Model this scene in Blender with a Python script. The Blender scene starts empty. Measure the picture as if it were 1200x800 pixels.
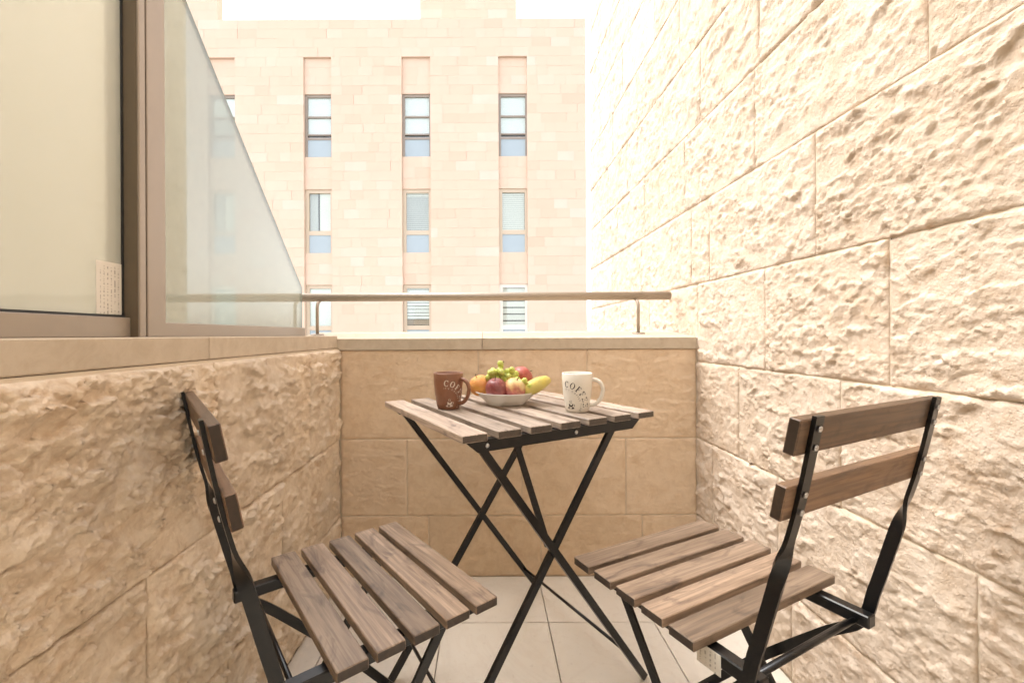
import bpy, math, random
import numpy as np
from mathutils import Vector, Matrix

R = math.radians
random.seed(7)
S = bpy.context.scene
COL = S.collection

# ------------------------------------------------------------------ camera
HC = 0.905                                   # lens height above the balcony floor
cam_d = bpy.data.cameras.new('camera')
cam = bpy.data.objects.new('camera', cam_d); COL.objects.link(cam)
cam_d.sensor_width = 36.0
cam_d.lens = 509.0 / 1200.0 * 36.0
cam_d.shift_x = 30.0 / 1200.0
cam_d.shift_y = -8.0 / 1200.0
cam_d.clip_start = 0.02
cam_d.clip_end = 2000.0
cam.matrix_world = Matrix.Translation((0, 0, HC)) @ Matrix.Rotation(R(90), 4, 'X') @ Matrix.Rotation(R(-0.3), 4, 'Z')
S.camera = cam

# ------------------------------------------------------------------ sky, sun, exposure
SUN_EL, SUN_AZ = R(58), R(292)               # azimuth measured clockwise from +Y
w = bpy.data.worlds.new('World'); S.world = w; w.use_nodes = True
nt = w.node_tree; nt.nodes.clear()
sky = nt.nodes.new('ShaderNodeTexSky'); sky.sky_type = 'NISHITA'; sky.sun_disc = False
sky.sun_elevation = SUN_EL; sky.sun_rotation = SUN_AZ
sky.air_density = 1.0; sky.dust_density = 2.0; sky.ozone_density = 1.0
hs = nt.nodes.new('ShaderNodeHueSaturation'); hs.inputs['Saturation'].default_value = 0.22
bg = nt.nodes.new('ShaderNodeBackground'); bg.inputs['Strength'].default_value = 0.15
wo = nt.nodes.new('ShaderNodeOutputWorld')
nt.links.new(sky.outputs[0], hs.inputs['Color']); nt.links.new(hs.outputs[0], bg.inputs['Color']); nt.links.new(bg.outputs[0], wo.inputs['Surface'])
sun_d = bpy.data.lights.new('sun', 'SUN'); sun_d.energy = 0.6; sun_d.angle = R(40); sun_d.color = (1.0, 0.93, 0.84)
sun = bpy.data.objects.new('sun', sun_d); COL.objects.link(sun)
sdir = Vector((math.sin(SUN_AZ) * math.cos(SUN_EL), math.cos(SUN_AZ) * math.cos(SUN_EL), math.sin(SUN_EL)))
sun.rotation_euler = sdir.to_track_quat('Z', 'Y').to_euler()
S.view_settings.view_transform = 'Standard'; S.view_settings.look = 'None'
S.view_settings.gamma = 1.0; S.view_settings.use_curve_mapping = False
S.view_settings.exposure = 2.14
S.render.engine = 'CYCLES'
S.cycles.denoising_prefilter = 'FAST'
S.cycles.max_bounces = 12; S.cycles.diffuse_bounces = 4; S.cycles.glossy_bounces = 4
S.cycles.transparent_max_bounces = 16; S.cycles.use_denoising = True
S.cycles.use_adaptive_sampling = True; S.cycles.adaptive_threshold = .02
S.cycles.sample_clamp_indirect = 8.0

# ------------------------------------------------------------------ helpers: meshes
class MB:
    """collects faces; build() links them as one mesh object"""
    def __init__(s): s.v = []; s.f = []; s.sm = []
    def add(s, verts, faces, smooth=False):
        o = len(s.v); s.v += [tuple(p) for p in verts]
        s.f += [tuple(i + o for i in f) for f in faces]; s.sm += [smooth] * len(faces)
    def box(s, x0, x1, y0, y1, z0, z1, c=0.0):
        if c <= 0:
            v = [(x, y, z) for z in (z0, z1) for y in (y0, y1) for x in (x0, x1)]
            s.add(v, [(0, 2, 3, 1), (4, 5, 7, 6), (0, 1, 5, 4), (2, 6, 7, 3), (0, 4, 6, 2), (1, 3, 7, 5)])
            return
        # chamfered box: three rectangles' corners
        V = []; idx = {}
        for sx in (0, 1):
            for sy in (0, 1):
                for sz in (0, 1):
                    X, Y, Z = (x0, x1)[sx], (y0, y1)[sy], (z0, z1)[sz]
                    dx, dy, dz = (c, -c)[sx], (c, -c)[sy], (c, -c)[sz]
                    idx[sx, sy, sz] = len(V)
                    V += [(X, Y + dy, Z + dz), (X + dx, Y, Z + dz), (X + dx, Y + dy, Z)]
        F = []
        for a in (0, 1):
            q = [(a, 0, 0), (a, 1, 0), (a, 1, 1), (a, 0, 1)]
            F.append(tuple(idx[k] for k in (q if a else q[::-1])))
            q = [(0, a, 0), (0, a, 1), (1, a, 1), (1, a, 0)]
            F.append(tuple(idx[k] + 1 for k in (q if a else q[::-1])))
            q = [(0, 0, a), (1, 0, a), (1, 1, a), (0, 1, a)]
            F.append(tuple(idx[k] + 2 for k in (q if a else q[::-1])))
        for a in (0, 1):
            for b in (0, 1):
                F.append((idx[a, b, 0], idx[a, b, 1], idx[a, b, 1] + 1, idx[a, b, 0] + 1) if a == b else (idx[a, b, 0] + 1, idx[a, b, 1] + 1, idx[a, b, 1], idx[a, b, 0]))
                F.append((idx[a, 0, b], idx[a, 0, b] + 2, idx[a, 1, b] + 2, idx[a, 1, b]) if a != b else (idx[a, 1, b], idx[a, 1, b] + 2, idx[a, 0, b] + 2, idx[a, 0, b]))
                F.append((idx[0, a, b] + 1, idx[1, a, b] + 1, idx[1, a, b] + 2, idx[0, a, b] + 2) if a == b else (idx[0, a, b] + 2, idx[1, a, b] + 2, idx[1, a, b] + 1, idx[0, a, b] + 1))
        for k, i in idx.items():
            F.append((i, i + 1, i + 2) if sum(k) % 2 else (i, i + 2, i + 1))
        s.add(V, F)
    def tube(s, pts, r, n=10, cap=True):
        pts = [Vector(p) for p in pts]; rr = r if isinstance(r, (list, tuple)) else [r] * len(pts)
        V = []; F = []; up = None
        for i, p in enumerate(pts):
            t = (pts[min(i + 1, len(pts) - 1)] - pts[max(i - 1, 0)]).normalized()
            if up is None:
                up = Vector((0, 0, 1)) if abs(t.z) < .9 else Vector((1, 0, 0))
            a = t.cross(up).normalized(); b = a.cross(t).normalized(); up = b
            for k in range(n):
                q = 2 * math.pi * k / n
                V.append(p + (a * math.cos(q) + b * math.sin(q)) * rr[i])
        for i in range(len(pts) - 1):
            for k in range(n):
                F.append((i * n + k, i * n + (k + 1) % n, (i + 1) * n + (k + 1) % n, (i + 1) * n + k))
        s.add(V, F, True)
        if cap:
            o = len(s.v) - len(V)
            s.f.append(tuple(o + k for k in range(n))[::-1]); s.f.append(tuple(o + (len(pts) - 1) * n + k for k in range(n))); s.sm += [False, False]
    def lathe(s, prof, n=40, smooth=True, wob=None):
        V = []; F = []
        for j, (r, z) in enumerate(prof):
            for k in range(n):
                q = 2 * math.pi * k / n; m = wob(q, j / (len(prof) - 1)) if wob else 1.0
                V.append((r * m * math.cos(q), r * m * math.sin(q), z))
        for j in range(len(prof) - 1):
            for k in range(n):
                F.append((j * n + k, j * n + (k + 1) % n, (j + 1) * n + (k + 1) % n, (j + 1) * n + k))
        s.add(V, F, smooth)
    def ribbon(s, frames, hw, ht):
        """sweep a flat bar; frames = (centre, wide axis, thin axis)"""
        V = []; F = []
        for c, a, b in frames:
            for sa, sb in ((-1, -1), (1, -1), (1, 1), (-1, 1)):
                V.append(c + a * hw * sa + b * ht * sb)
        n = len(frames)
        for i in range(n - 1):
            for k in range(4):
                F.append((i * 4 + k, i * 4 + (k + 1) % 4, i * 4 + 4 + (k + 1) % 4, i * 4 + 4 + k))
        F.append((3, 2, 1, 0)); F.append(tuple((n - 1) * 4 + k for k in range(4)))
        s.add(V, F)
    def bar(s, p, q, wide, hw, ht):
        p, q, wide = Vector(p), Vector(q), Vector(wide)
        t = (q - p).normalized(); a = (wide - t * wide.dot(t)).normalized(); b = t.cross(a)
        s.ribbon([(p, a, b), (q, a, b)], hw, ht)
    def mesh(s, name):
        me = bpy.data.meshes.new(name); me.from_pydata(s.v, [], s.f)
        me.polygons.foreach_set('use_smooth', s.sm); me.update(); return me
    def build(s, name, mat, parent=None, loc=None, fix=True):
        me = s.mesh(name)
        if fix:
            import bmesh
            bm = bmesh.new(); bm.from_mesh(me); bmesh.ops.recalc_face_normals(bm, faces=bm.faces); bm.to_mesh(me); bm.free()
        return link(name, me, mat, parent, loc)

def link(name, me, mat, parent=None, loc=None):
    o = bpy.data.objects.new(name, me); COL.objects.link(o)
    if mat is not None:
        if not me.materials: me.materials.append(mat)
    if parent: o.parent = parent
    if loc is not None: o.location = loc
    return o

def tag(o, label=None, cat=None, group=None, kind=None):
    if label: o['label'] = label
    if cat: o['category'] = cat
    if group: o['group'] = group
    if kind: o['kind'] = kind
    return o

def empty(name, loc=(0, 0, 0), rz=0.0):
    o = bpy.data.objects.new(name, None); COL.objects.link(o); o.location = loc; o.rotation_euler = (0, 0, rz)
    o.empty_display_size = 0.05
    return o

def boxed(name, mat, parent, *dims, c=0.0):
    m = MB(); m.box(*dims, c=c); return m.build(name, mat, parent, fix=False)

# ------------------------------------------------------------------ helpers: materials
class NT:
    def __init__(s, name):
        s.m = bpy.data.materials.new(name); s.m.use_nodes = True; s.t = s.m.node_tree; s.t.nodes.clear()
        s.out = s.n('ShaderNodeOutputMaterial'); s.b = s.n('ShaderNodeBsdfPrincipled'); s.l(s.b.outputs[0], s.out.inputs['Surface'])
    def n(s, typ, **kw):
        nd = s.t.nodes.new(typ)
        for k, v in kw.items(): setattr(nd, k, v)
        return nd
    def l(s, a, b): s.t.links.new(a, b)
    def coord(s, which='Object', scale=(1, 1, 1), jitter=False):
        tc = s.n('ShaderNodeTexCoord'); mp = s.n('ShaderNodeMapping'); mp.inputs['Scale'].default_value = scale
        s.l(tc.outputs[which], mp.inputs['Vector'])
        if jitter:
            oi = s.n('ShaderNodeObjectInfo'); mu = s.n('ShaderNodeMath', operation='MULTIPLY'); mu.inputs[1].default_value = 37.0
            s.l(oi.outputs['Random'], mu.inputs[0]); cx = s.n('ShaderNodeCombineXYZ')
            for i in range(3): s.l(mu.outputs[0], cx.inputs[i])
            s.l(cx.outputs[0], mp.inputs['Location'])
        return mp.outputs[0]
    def noise(s, vec, scale, detail=4, rough=.55, dist=0.0):
        n = s.n('ShaderNodeTexNoise'); n.inputs['Scale'].default_value = scale; n.inputs['Detail'].default_value = detail
        n.inputs['Roughness'].default_value = rough; n.inputs['Distortion'].default_value = dist
        s.l(vec, n.inputs['Vector']); return n.outputs['Fac']
    def ramp(s, fac, stops, interp='LINEAR'):
        r = s.n('ShaderNodeValToRGB'); r.color_ramp.interpolation = interp; e = r.color_ramp.elements
        while len(e) < len(stops): e.new(0.5)
        for el, (p, c) in zip(e, stops):
            el.position = p; el.color = (c, c, c, 1) if not isinstance(c, (tuple, list)) else (*c[:3], 1)
        s.l(fac, r.inputs[0]); return r.outputs[0]
    def mix(s, fac, a, b, blend='MIX'):
        m = s.n('ShaderNodeMix', data_type='RGBA', blend_type=blend)
        for ix, val in ((0, fac), (6, a), (7, b)):
            sock = m.inputs[ix]
            if hasattr(val, 'is_linked'): s.l(val, sock)
            elif isinstance(val, (int, float)): sock.default_value = val if ix == 0 else (val, val, val, 1)
            else: sock.default_value = (*val[:3], 1)
        return m.outputs[2]
    def math(s, op, a, b=0.0):
        m = s.n('ShaderNodeMath', operation=op)
        for sock, val in ((m.inputs[0], a), (m.inputs[1], b)):
            if hasattr(val, 'is_linked'): s.l(val, sock)
            else: sock.default_value = val
        return m.outputs[0]
    def bump(s, h, strength=.3, dist=.002):
        b = s.n('ShaderNodeBump'); b.inputs['Strength'].default_value = strength; b.inputs['Distance'].default_value = dist
        s.l(h, b.inputs['Height']); s.l(b.outputs[0], s.b.inputs['Normal'])
    def set(s, color=None, rough=None, metal=None, spec=None, **kw):
        I = s.b.inputs
        for key, v in (('Base Color', color), ('Roughness', rough), ('Metallic', metal), ('Specular IOR Level', spec)):
            if v is None: continue
            if hasattr(v, 'is_linked'): s.l(v, I[key])
            else: I[key].default_value = (*v, 1) if isinstance(v, tuple) else v
        for k, v in kw.items(): I[k.replace('_', ' ')].default_value = v
        return s.m

def plain(name, color, rough=.6, metal=0.0, var=.12, scale=40, bump=0.0, spec=.5):
    t = NT(name); c = t.coord('Object'); n = t.noise(c, scale, 5)
    col = t.mix(n, tuple(x * (1 - var) for x in color), tuple(min(1, x * (1 + var)) for x in color))
    if bump: t.bump(t.noise(c, scale * 6, 4), bump, .001)
    return t.set(col, rough, metal, spec)

def stone_mat(name, light, mid, ochre, grey, ochre_amt=.5, grey_amt=.3, bump=.5):
    t = NT(name); c = t.coord('Object', jitter=True)
    big = t.noise(c, 3.0, 2, .6, .4); med = t.noise(c, 24.0, 4, .72, .5)
    col = t.mix(t.ramp(med, [(.36, 0.0), (.60, 1.0)]), mid, light)
    o = t.ramp(t.noise(c, 11.0, 4, .78, 1.0), [(.54, 0.0), (.70, 1.0)])
    col = t.mix(t.math('MULTIPLY', o, ochre_amt), col, ochre)
    g = t.ramp(big, [(.45, 0.0), (.68, 1.0)])
    col = t.mix(t.math('MULTIPLY', g, grey_amt), col, grey)
    oi = t.n('ShaderNodeObjectInfo'); tint = t.ramp(oi.outputs['Random'], [(0, (.93, .91, .88)), (.5, (.98, .975, .96)), (1, (1.0, 1.0, 1.0))])
    col = t.mix(1.0, col, tint, 'MULTIPLY')
    t.bump(t.noise(c, 110, 3, .75), bump, .004)
    return t.set(col, .88, spec=.2)

def wood_mat(name, light, mid, dark, rough=.5):
    t = NT(name)
    long = t.coord('Object', (1.2, 16, 16), True); iso = t.coord('Object', (7, 20, 20), True); fine = t.coord('Object', (7, 190, 190), True)
    n1 = t.noise(long, 2.2, 4, .65, .8); n2 = t.noise(iso, 1.4, 3, .6, 1.2); n3 = t.noise(fine, 1.0, 3, .6, .3)
    col = t.mix(t.ramp(n1, [(.34, 0.0), (.62, 1.0)]), mid, light)
    col = t.mix(t.math('MULTIPLY', t.ramp(n3, [(.40, 1.0), (.58, 0.0)]), .42), col, dark)
    kn = t.ramp(n2, [(.54, 0.0), (.62, .5), (.72, 1.0)])
    col = t.mix(t.math('MULTIPLY', kn, .72), col, dark)
    oi = t.n('ShaderNodeObjectInfo'); col = t.mix(1.0, col, t.ramp(oi.outputs['Random'], [(0, (.70, .68, .66)), (.5, (.95, .93, .92)), (1, (1.18, 1.12, 1.08))]), 'MULTIPLY')
    tc = t.n('ShaderNodeTexCoord'); sp = t.n('ShaderNodeSeparateXYZ'); t.l(tc.outputs['Normal'], sp.inputs[0])
    endg = t.math('GREATER_THAN', t.math('ABSOLUTE', sp.outputs['X']), .8)
    col = t.mix(t.math('MULTIPLY', endg, .88), col, tuple(x * .4 for x in dark))      # stained end grain, darkened further for the shade on slat ends
    t.bump(n3, .35, .0008)
    return t.set(col, t.ramp(n1, [(.3, rough), (.7, rough + .15)]), spec=.5)

def glass_mat(name, tint, r0=.05, rough=0.0, film=0.0, filmc=(.8, .8, .76)):
    """thin sheet: tinted see-through, a milky film share, and a mirror share that grows towards grazing view (Schlick)"""
    t = NT(name); t.t.nodes.remove(t.b)
    tr = t.n('ShaderNodeBsdfTransparent'); tr.inputs[0].default_value = (*tint, 1)
    body = tr.outputs[0]
    if film:
        df = t.n('ShaderNodeBsdfDiffuse'); df.inputs[0].default_value = (*filmc, 1)
        tl = t.n('ShaderNodeBsdfTranslucent'); tl.inputs[0].default_value = (*filmc, 1)
        m1 = t.n('ShaderNodeMixShader'); m1.inputs[0].default_value = .5; t.l(df.outputs[0], m1.inputs[1]); t.l(tl.outputs[0], m1.inputs[2])
        m2 = t.n('ShaderNodeMixShader'); m2.inputs[0].default_value = film; t.l(body, m2.inputs[1]); t.l(m1.outputs[0], m2.inputs[2]); body = m2.outputs[0]
    gl = t.n('ShaderNodeBsdfGlossy'); gl.inputs['Roughness'].default_value = rough; gl.inputs[0].default_value = (.97, .98, .95, 1)
    lw_ = t.n('ShaderNodeLayerWeight'); lw_.inputs['Blend'].default_value = .5
    fac = t.math('ADD', t.math('MULTIPLY', t.math('POWER', lw_.outputs['Facing'], 5.0), 1 - r0), r0)
    mx = t.n('ShaderNodeMixShader'); t.l(fac, mx.inputs[0]); t.l(body, mx.inputs[1]); t.l(gl.outputs[0], mx.inputs[2])
    t.l(mx.outputs[0], t.out.inputs['Surface']); return t.m

M = {}
M['stone'] = stone_mat('rough_limestone', (.71, .595, .485), (.60, .475, .36), (.49, .315, .18), (.55, .46, .37), .42, .25, .95)
M['stone_left'] = stone_mat('rough_limestone_weathered', (.86, .735, .585), (.70, .56, .42), (.54, .35, .19), (.57, .50, .42), .5, .45, .8)
M['stone_back'] = stone_mat('hewn_limestone', (.80, .625, .45), (.72, .545, .375), (.58, .385, .215), (.66, .52, .385), .4, .2, .5)
M['mortar'] = plain('mortar', (.64, .54, .41), .9, var=.1, bump=.3)
M['slab'] = stone_mat('sawn_limestone', (.62, .53, .42), (.56, .47, .36), (.46, .34, .22), (.5, .43, .34), .25, .2, .08)
M['tile'] = None
M['black'] = plain('black_powder_coat', (.0045, .0045, .005), .30, var=.2, scale=60, spec=.5)
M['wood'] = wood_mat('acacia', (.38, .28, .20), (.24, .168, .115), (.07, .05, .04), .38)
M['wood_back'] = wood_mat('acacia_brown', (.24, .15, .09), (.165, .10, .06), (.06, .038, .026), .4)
M['wood_table'] = wood_mat('acacia_sky_sheen', (.50, .415, .34), (.37, .295, .235), (.12, .092, .076), .34)  # paler copy of the acacia: sky sheen on the table top put into colour
M['screw'] = plain('zinc', (.6, .6, .6), .3, 1.0)
M['bronze'] = plain('bronze_anodised', (.37, .31, .25), .45, .35, var=.05, scale=8)
M['bronze_shaded'] = plain('bronze_shade_tone', (.13, .098, .062), .7, .0, var=.05, scale=8)  # bronze with the shade of the post's near side put into its colour
M['gasket'] = plain('gasket', (.03, .03, .03), .6)
M['steel'] = plain('satin_metal', (.40, .335, .265), .5, .45, var=.06, scale=20)
M['glass'] = glass_mat('hazy_glass', (.70, .72, .67), .075, film=.36, filmc=(.60, .61, .56))
M['glass_milky'] = glass_mat('milky_glass', (.86, .87, .80), .045, film=.5, filmc=(.88, .875, .82))
M['glass_edge'] = plain('glass_edge', (.32, .36, .30), .2)
M['plaster'] = plain('cream_plaster', (.80, .765, .67), .9, var=.03, scale=3, bump=.15)
M['ceiling'] = plain('white_plaster', (.85, .82, .76), .9, var=.02)
M['facade_joint'] = plain('facade_joint', (.63, .48, .37), .9, var=.05)

def facade_mat(name, per):
    t = NT(name)
    if per == 'obj': rnd = t.n('ShaderNodeObjectInfo').outputs['Random']
    else: rnd = t.n('ShaderNodeNewGeometry').outputs['Random Per Island']
    col = t.ramp(rnd, [(0, (.67, .465, .35)), (.06, (.68, .50, .38)), (.15, (.68, .522, .402)), (.6, (.685, .532, .412)), (.92, (.69, .56, .445)), (1, (.69, .595, .505))])
    c = t.coord('Generated' if False else 'Object', jitter=(per == 'obj'))
    col = t.mix(t.math('MULTIPLY', t.ramp(t.noise(t.n('ShaderNodeNewGeometry').outputs['Position'], .55, 4, .6, .5), [(.35, 0.0), (.7, 1.0)]), .45), col, (.69, .495, .39))
    col = t.mix(t.math('MULTIPLY', t.noise(c, 3.0, 4), .5), col, (.66, .49, .375))
    return t.set(col, .85, spec=.2)
M['facade_one'] = facade_mat('pink_ashlar', 'obj')
M['facade_mass'] = facade_mat('pink_ashlar_mass', 'island')

# ------------------------------------------------------------------ numpy relief for rough-hewn stone
def _h(ix, iy, seed):
    n = (ix.astype(np.int64) * 374761393 + iy.astype(np.int64) * 668265263 + seed * 1442695041) & 0xffffffff
    n = ((n ^ (n >> 13)) * 1274126177) & 0xffffffff
    n = (n ^ (n >> 16)) & 0xffffffff
    return n.astype(np.float64) / 4294967295.0
def vnoise(u, v, seed):
    iu, iv = np.floor(u), np.floor(v); fu, fv = u - iu, v - iv
    fu = fu * fu * fu * (fu * (fu * 6 - 15) + 10); fv = fv * fv * fv * (fv * (fv * 6 - 15) + 10)
    a, b = _h(iu, iv, seed), _h(iu + 1, iv, seed); c, d = _h(iu, iv + 1, seed), _h(iu + 1, iv + 1, seed)
    return (a * (1 - fu) + b * fu) * (1 - fv) + (c * (1 - fu) + d * fu) * fv
def fbm(u, v, seed, o=4, g=.5):
    t = 0; a = 1; s = 0
    for k in range(o):
        t = t + a * vnoise(u * 2 ** k + 17.3 * k, v * 2 ** k - 9.1 * k, seed + k); s += a; a *= g
    return t / s
def scoop(u, v, seed):
    """conchoidal chips: hollow cells that meet in sharp ridges, each at its own level and tilt"""
    iu, iv = np.floor(u), np.floor(v); best = np.full(u.shape, 9.0); lev = np.zeros(u.shape)
    for du in (-1, 0, 1):
        for dv in (-1, 0, 1):
            cu, cv = iu + du, iv + dv
            pu, pv = cu + _h(cu, cv, seed), cv + _h(cu, cv, seed + 1)
            a, b = u - pu, v - pv
            d = a * a + b * b + .35 * _h(cu, cv, seed + 2)
            t = (_h(cu, cv, seed + 3) - .5) * a + (_h(cu, cv, seed + 4) - .5) * b
            m = d < best; best = np.where(m, d, best); lev = np.where(m, t * 1.3, lev)
    return best * .9 + lev
def sst(x, a, b):
    t = np.clip((x - a) / (b - a), 0, 1); return t * t * (3 - 2 * t)
def facet(u, v, seed, tilt=1.0):
    """flat tilted flakes with broken edges between them"""
    iu, iv = np.floor(u), np.floor(v); best = np.full(u.shape, 9.0); lev = np.zeros(u.shape); sec = np.full(u.shape, 9.0)
    for du in (-1, 0, 1):
        for dv in (-1, 0, 1):
            cu, cv = iu + du, iv + dv
            a, b = u - cu - _h(cu, cv, seed), v - cv - _h(cu, cv, seed + 1)
            d = a * a + b * b
            t = (_h(cu, cv, seed + 2) - .5) + tilt * ((_h(cu, cv, seed + 3) - .5) * a + (_h(cu, cv, seed + 4) - .3) * b)
            m = d < best; sec = np.where(m, best, np.minimum(sec, d)); best = np.where(m, d, best); lev = np.where(m, t, lev)
    return lev, np.sqrt(sec) - np.sqrt(best)
def relief(u, v, seed, amp, su=1.0, sv=1.0):
    wu = u + .009 * (fbm(u * 55, v * 55, seed + 50, 4, .62) - .5) * 2; wv = v + .009 * (fbm(u * 55, v * 55, seed + 60, 4, .62) - .5) * 2
    f1, e1 = facet(wu / (.080 * su), wv / (.050 * sv), seed, 2.0)
    f2, e2 = facet(wu / (.034 * su), wv / (.022 * sv), seed + 7, 2.2)
    f3, e3 = facet(wu / .014, wv / .010, seed + 13, 2.2)
    m1 = sst(fbm(u * 8, v * 10, seed + 80, 3), .38, .56)
    m2 = sst(fbm(u * 11, v * 16, seed + 90, 3), .40, .54)
    m3 = sst(fbm(u * 17, v * 22, seed + 95, 3), .40, .56)
    s2 = scoop(wu / (.045 * su), wv / (.028 * sv), seed + 21)
    big = fbm(u * 6, v * 8, seed + 40, 3) - .5
    f = fbm(u * 95, v * 105, seed + 30, 3, .62) - .5; g = fbm(u * 24, v * 28, seed + 33, 3) - .5
    return amp * (.014 * big + .0095 * f1 * (.4 + .6 * m1) * (.55 + .45 * sst(e1, 0, .12)) + .0075 * f2 * m2 * (.6 + .4 * sst(e2, 0, .15)) + .0042 * f3 * m3 + .006 * (s2 - .3) * m2 * m1 + .0034 * f + .004 * g)

def stone_mesh(name, W, Hh, cell, seed, amp, su=1.0, sv=1.0, back=.035, margin=.008):
    """rough face in the local x-z plane, bulging towards -y; a skirt runs back to +y"""
    nu, nv = max(4, int(W / cell)), max(4, int(Hh / cell))
    uu = np.linspace(0, W, nu + 1); vv = np.linspace(0, Hh, nv + 1)
    U, V = np.meshgrid(uu, vv)
    so = seed * 3.71
    rel = relief(U + so, V + so * 1.7, seed * 11 % 9973, amp, su, sv)
    e = np.minimum(np.minimum(U, W - U), np.minimum(V, Hh - V))
    e2 = e + .012 * (fbm((U + so) * 30, (V + so) * 30, seed + 77, 3) - .5)
    k = sst(e2, -.002, margin)
    rel = rel * (.32 + .68 * k) + amp * .0048 * k; lo_ = .0; rel = np.where(rel < lo_, lo_ + (rel - lo_) * .10, rel)
    rel = rel - .001 * (1 - sst(e, 0, .003))
    # uneven arrises
    du = .0022 * (fbm(V * 45 + so, U * 3 + so, seed + 5, 3) - .5) * (1 - sst(e, 0, .02)); dv = .0022 * (fbm(U * 45 + so, V * 3 - so, seed + 6, 3) - .5) * (1 - sst(e, 0, .02))
    P = np.stack([U + du, -rel, V + dv], -1)
    full = np.zeros((nv + 3, nu + 3, 3)); full[1:-1, 1:-1] = P
    full[0, 1:-1] = P[0]; full[-1, 1:-1] = P[-1]; full[1:-1, 0] = P[:, 0]; full[1:-1, -1] = P[:, -1]
    full[0, 0] = P[0, 0]; full[0, -1] = P[0, -1]; full[-1, 0] = P[-1, 0]; full[-1, -1] = P[-1, -1]
    full[0, :, 1] = back; full[-1, :, 1] = back; full[:, 0, 1] = back; full[:, -1, 1] = back
    nr, nc = nv + 3, nu + 3
    vid = np.arange(nr * nc).reshape(nr, nc)
    quads = np.stack([vid[:-1, :-1], vid[:-1, 1:], vid[1:, 1:], vid[1:, :-1]], -1).reshape(-1, 4)
    me = bpy.data.meshes.new(name); nq = len(quads)
    me.vertices.add(nr * nc); me.vertices.foreach_set('co', full.reshape(-1))
    me.loops.add(nq * 4); me.loops.foreach_set('vertex_index', quads.reshape(-1).astype(np.int32))
    me.polygons.add(nq); me.polygons.foreach_set('loop_start', np.arange(nq, dtype=np.int32) * 4)
    sm = np.ones((nr - 1, nc - 1), bool); sm[0] = sm[-1] = False; sm[:, 0] = sm[:, -1] = False
    me.polygons.foreach_set('use_smooth', sm.reshape(-1))
    me.update(); me.validate(); return me

JOINT = .0028
def lay_courses(parent, mat, origin, du, zs, cuts, lo, hi, cellf, amp, seed0, su=1.0, sv=1.0):
    """stones along direction du (unit, horizontal) from origin; the rough face looks to the left of... local -y"""
    rz = math.atan2(du.y, du.x); k = seed0
    for (z0, z1), cut in zip(zs, cuts):
        ed = [lo] + sorted(c for c in cut if lo + .05 < c < hi - .05) + [hi]
        for a, b in zip(ed[:-1], ed[1:]):
            k += 1; W, Hh = b - a - JOINT, z1 - z0 - JOINT
            me = stone_mesh('stone', W, Hh, cellf((a + b) / 2, (z0 + z1) / 2), k, amp * random.uniform(.8, 1.15), su, sv)
            o = link('stone', me, mat, parent)
            p = origin + du * (a + JOINT / 2); o.location = (p.x, p.y, z0 + JOINT / 2); o.rotation_euler = (0, 0, rz)

# ------------------------------------------------------------------ the balcony: floor, walls, copings
XR, XL, YB, YN = .79, -.552, 1.628, -.75       # right wall, left wall, end wall, behind the camera
GROUND = -9.0
g = MB(); g.box(-400, 400, -400, 400, GROUND - .3, GROUND); tag(g.build('ground', plain('paving', (.3, .28, .25), .9), fix=False), kind='structure')
g = MB(); g.box(XL - .02, XR + .02, YN, YB + .05, -.25, -.012); floor = g.build('floor', plain('grout', (.52, .45, .37), .9), fix=False); tag(floor, kind='structure')
t = NT('porcelain_tile'); c = t.coord('Object', jitter=True)
n = t.noise(c, 5.0, 5, .6, .8); v = t.ramp(t.noise(c, 3.2, 4, .6, 2.5), [(.46, 0.0), (.5, 1.0), (.54, 0.0)])
col = t.mix(n, (.74, .68, .59), (.79, .74, .65)); col = t.mix(t.math('MULTIPLY', v, .12), col, (.55, .45, .36))
w_ = t.coord('Generated'); pos = t.n('ShaderNodeNewGeometry').outputs['Position']
col = t.mix(t.math('MULTIPLY', t.ramp(t.noise(pos, 4.5, 5, .65, .8), [(.48, 0.0), (.75, 1.0)]), .2), col, (.50, .42, .33))
col = t.mix(t.math('MULTIPLY', t.ramp(t.noise(pos, 55, 3, .6), [(.62, 0.0), (.72, 1.0)]), .18), col, (.40, .33, .26))
oi = t.n('ShaderNodeObjectInfo'); col = t.mix(1.0, col, t.ramp(oi.outputs['Random'], [(0, .95), (1, 1.0)]), 'MULTIPLY')
M['tile'] = t.set(col, .32, spec=.5)
TP = .332
xs = [XL] + [q for q in (-.474, -.142, .19, .522) if XL < q < XR] + [XR]
ys = sorted([YB] + [1.367 - TP * i for i in range(0, 7) if 1.367 - TP * i > YN] + [YN])
for a, b in zip(xs[:-1], xs[1:]):
    for p, q in zip(ys[:-1], ys[1:]):
        m = MB(); m.box(0, b - a - .003, 0, q - p - .003, -.012, 0, c=.0008); m.build('tile', M['tile'], floor, (a + .0015, p + .0015, 0), fix=False)

Z1, Z2, Z3, ZT = .228, .515, .80, .853
def cell_at(x):
    def f(y, z):
        d = math.sqrt(x * x + max(y, .25) ** 2 + (z - HC) ** 2)
        return min(.012, max(.0020, d * .0029))
    return f

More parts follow.
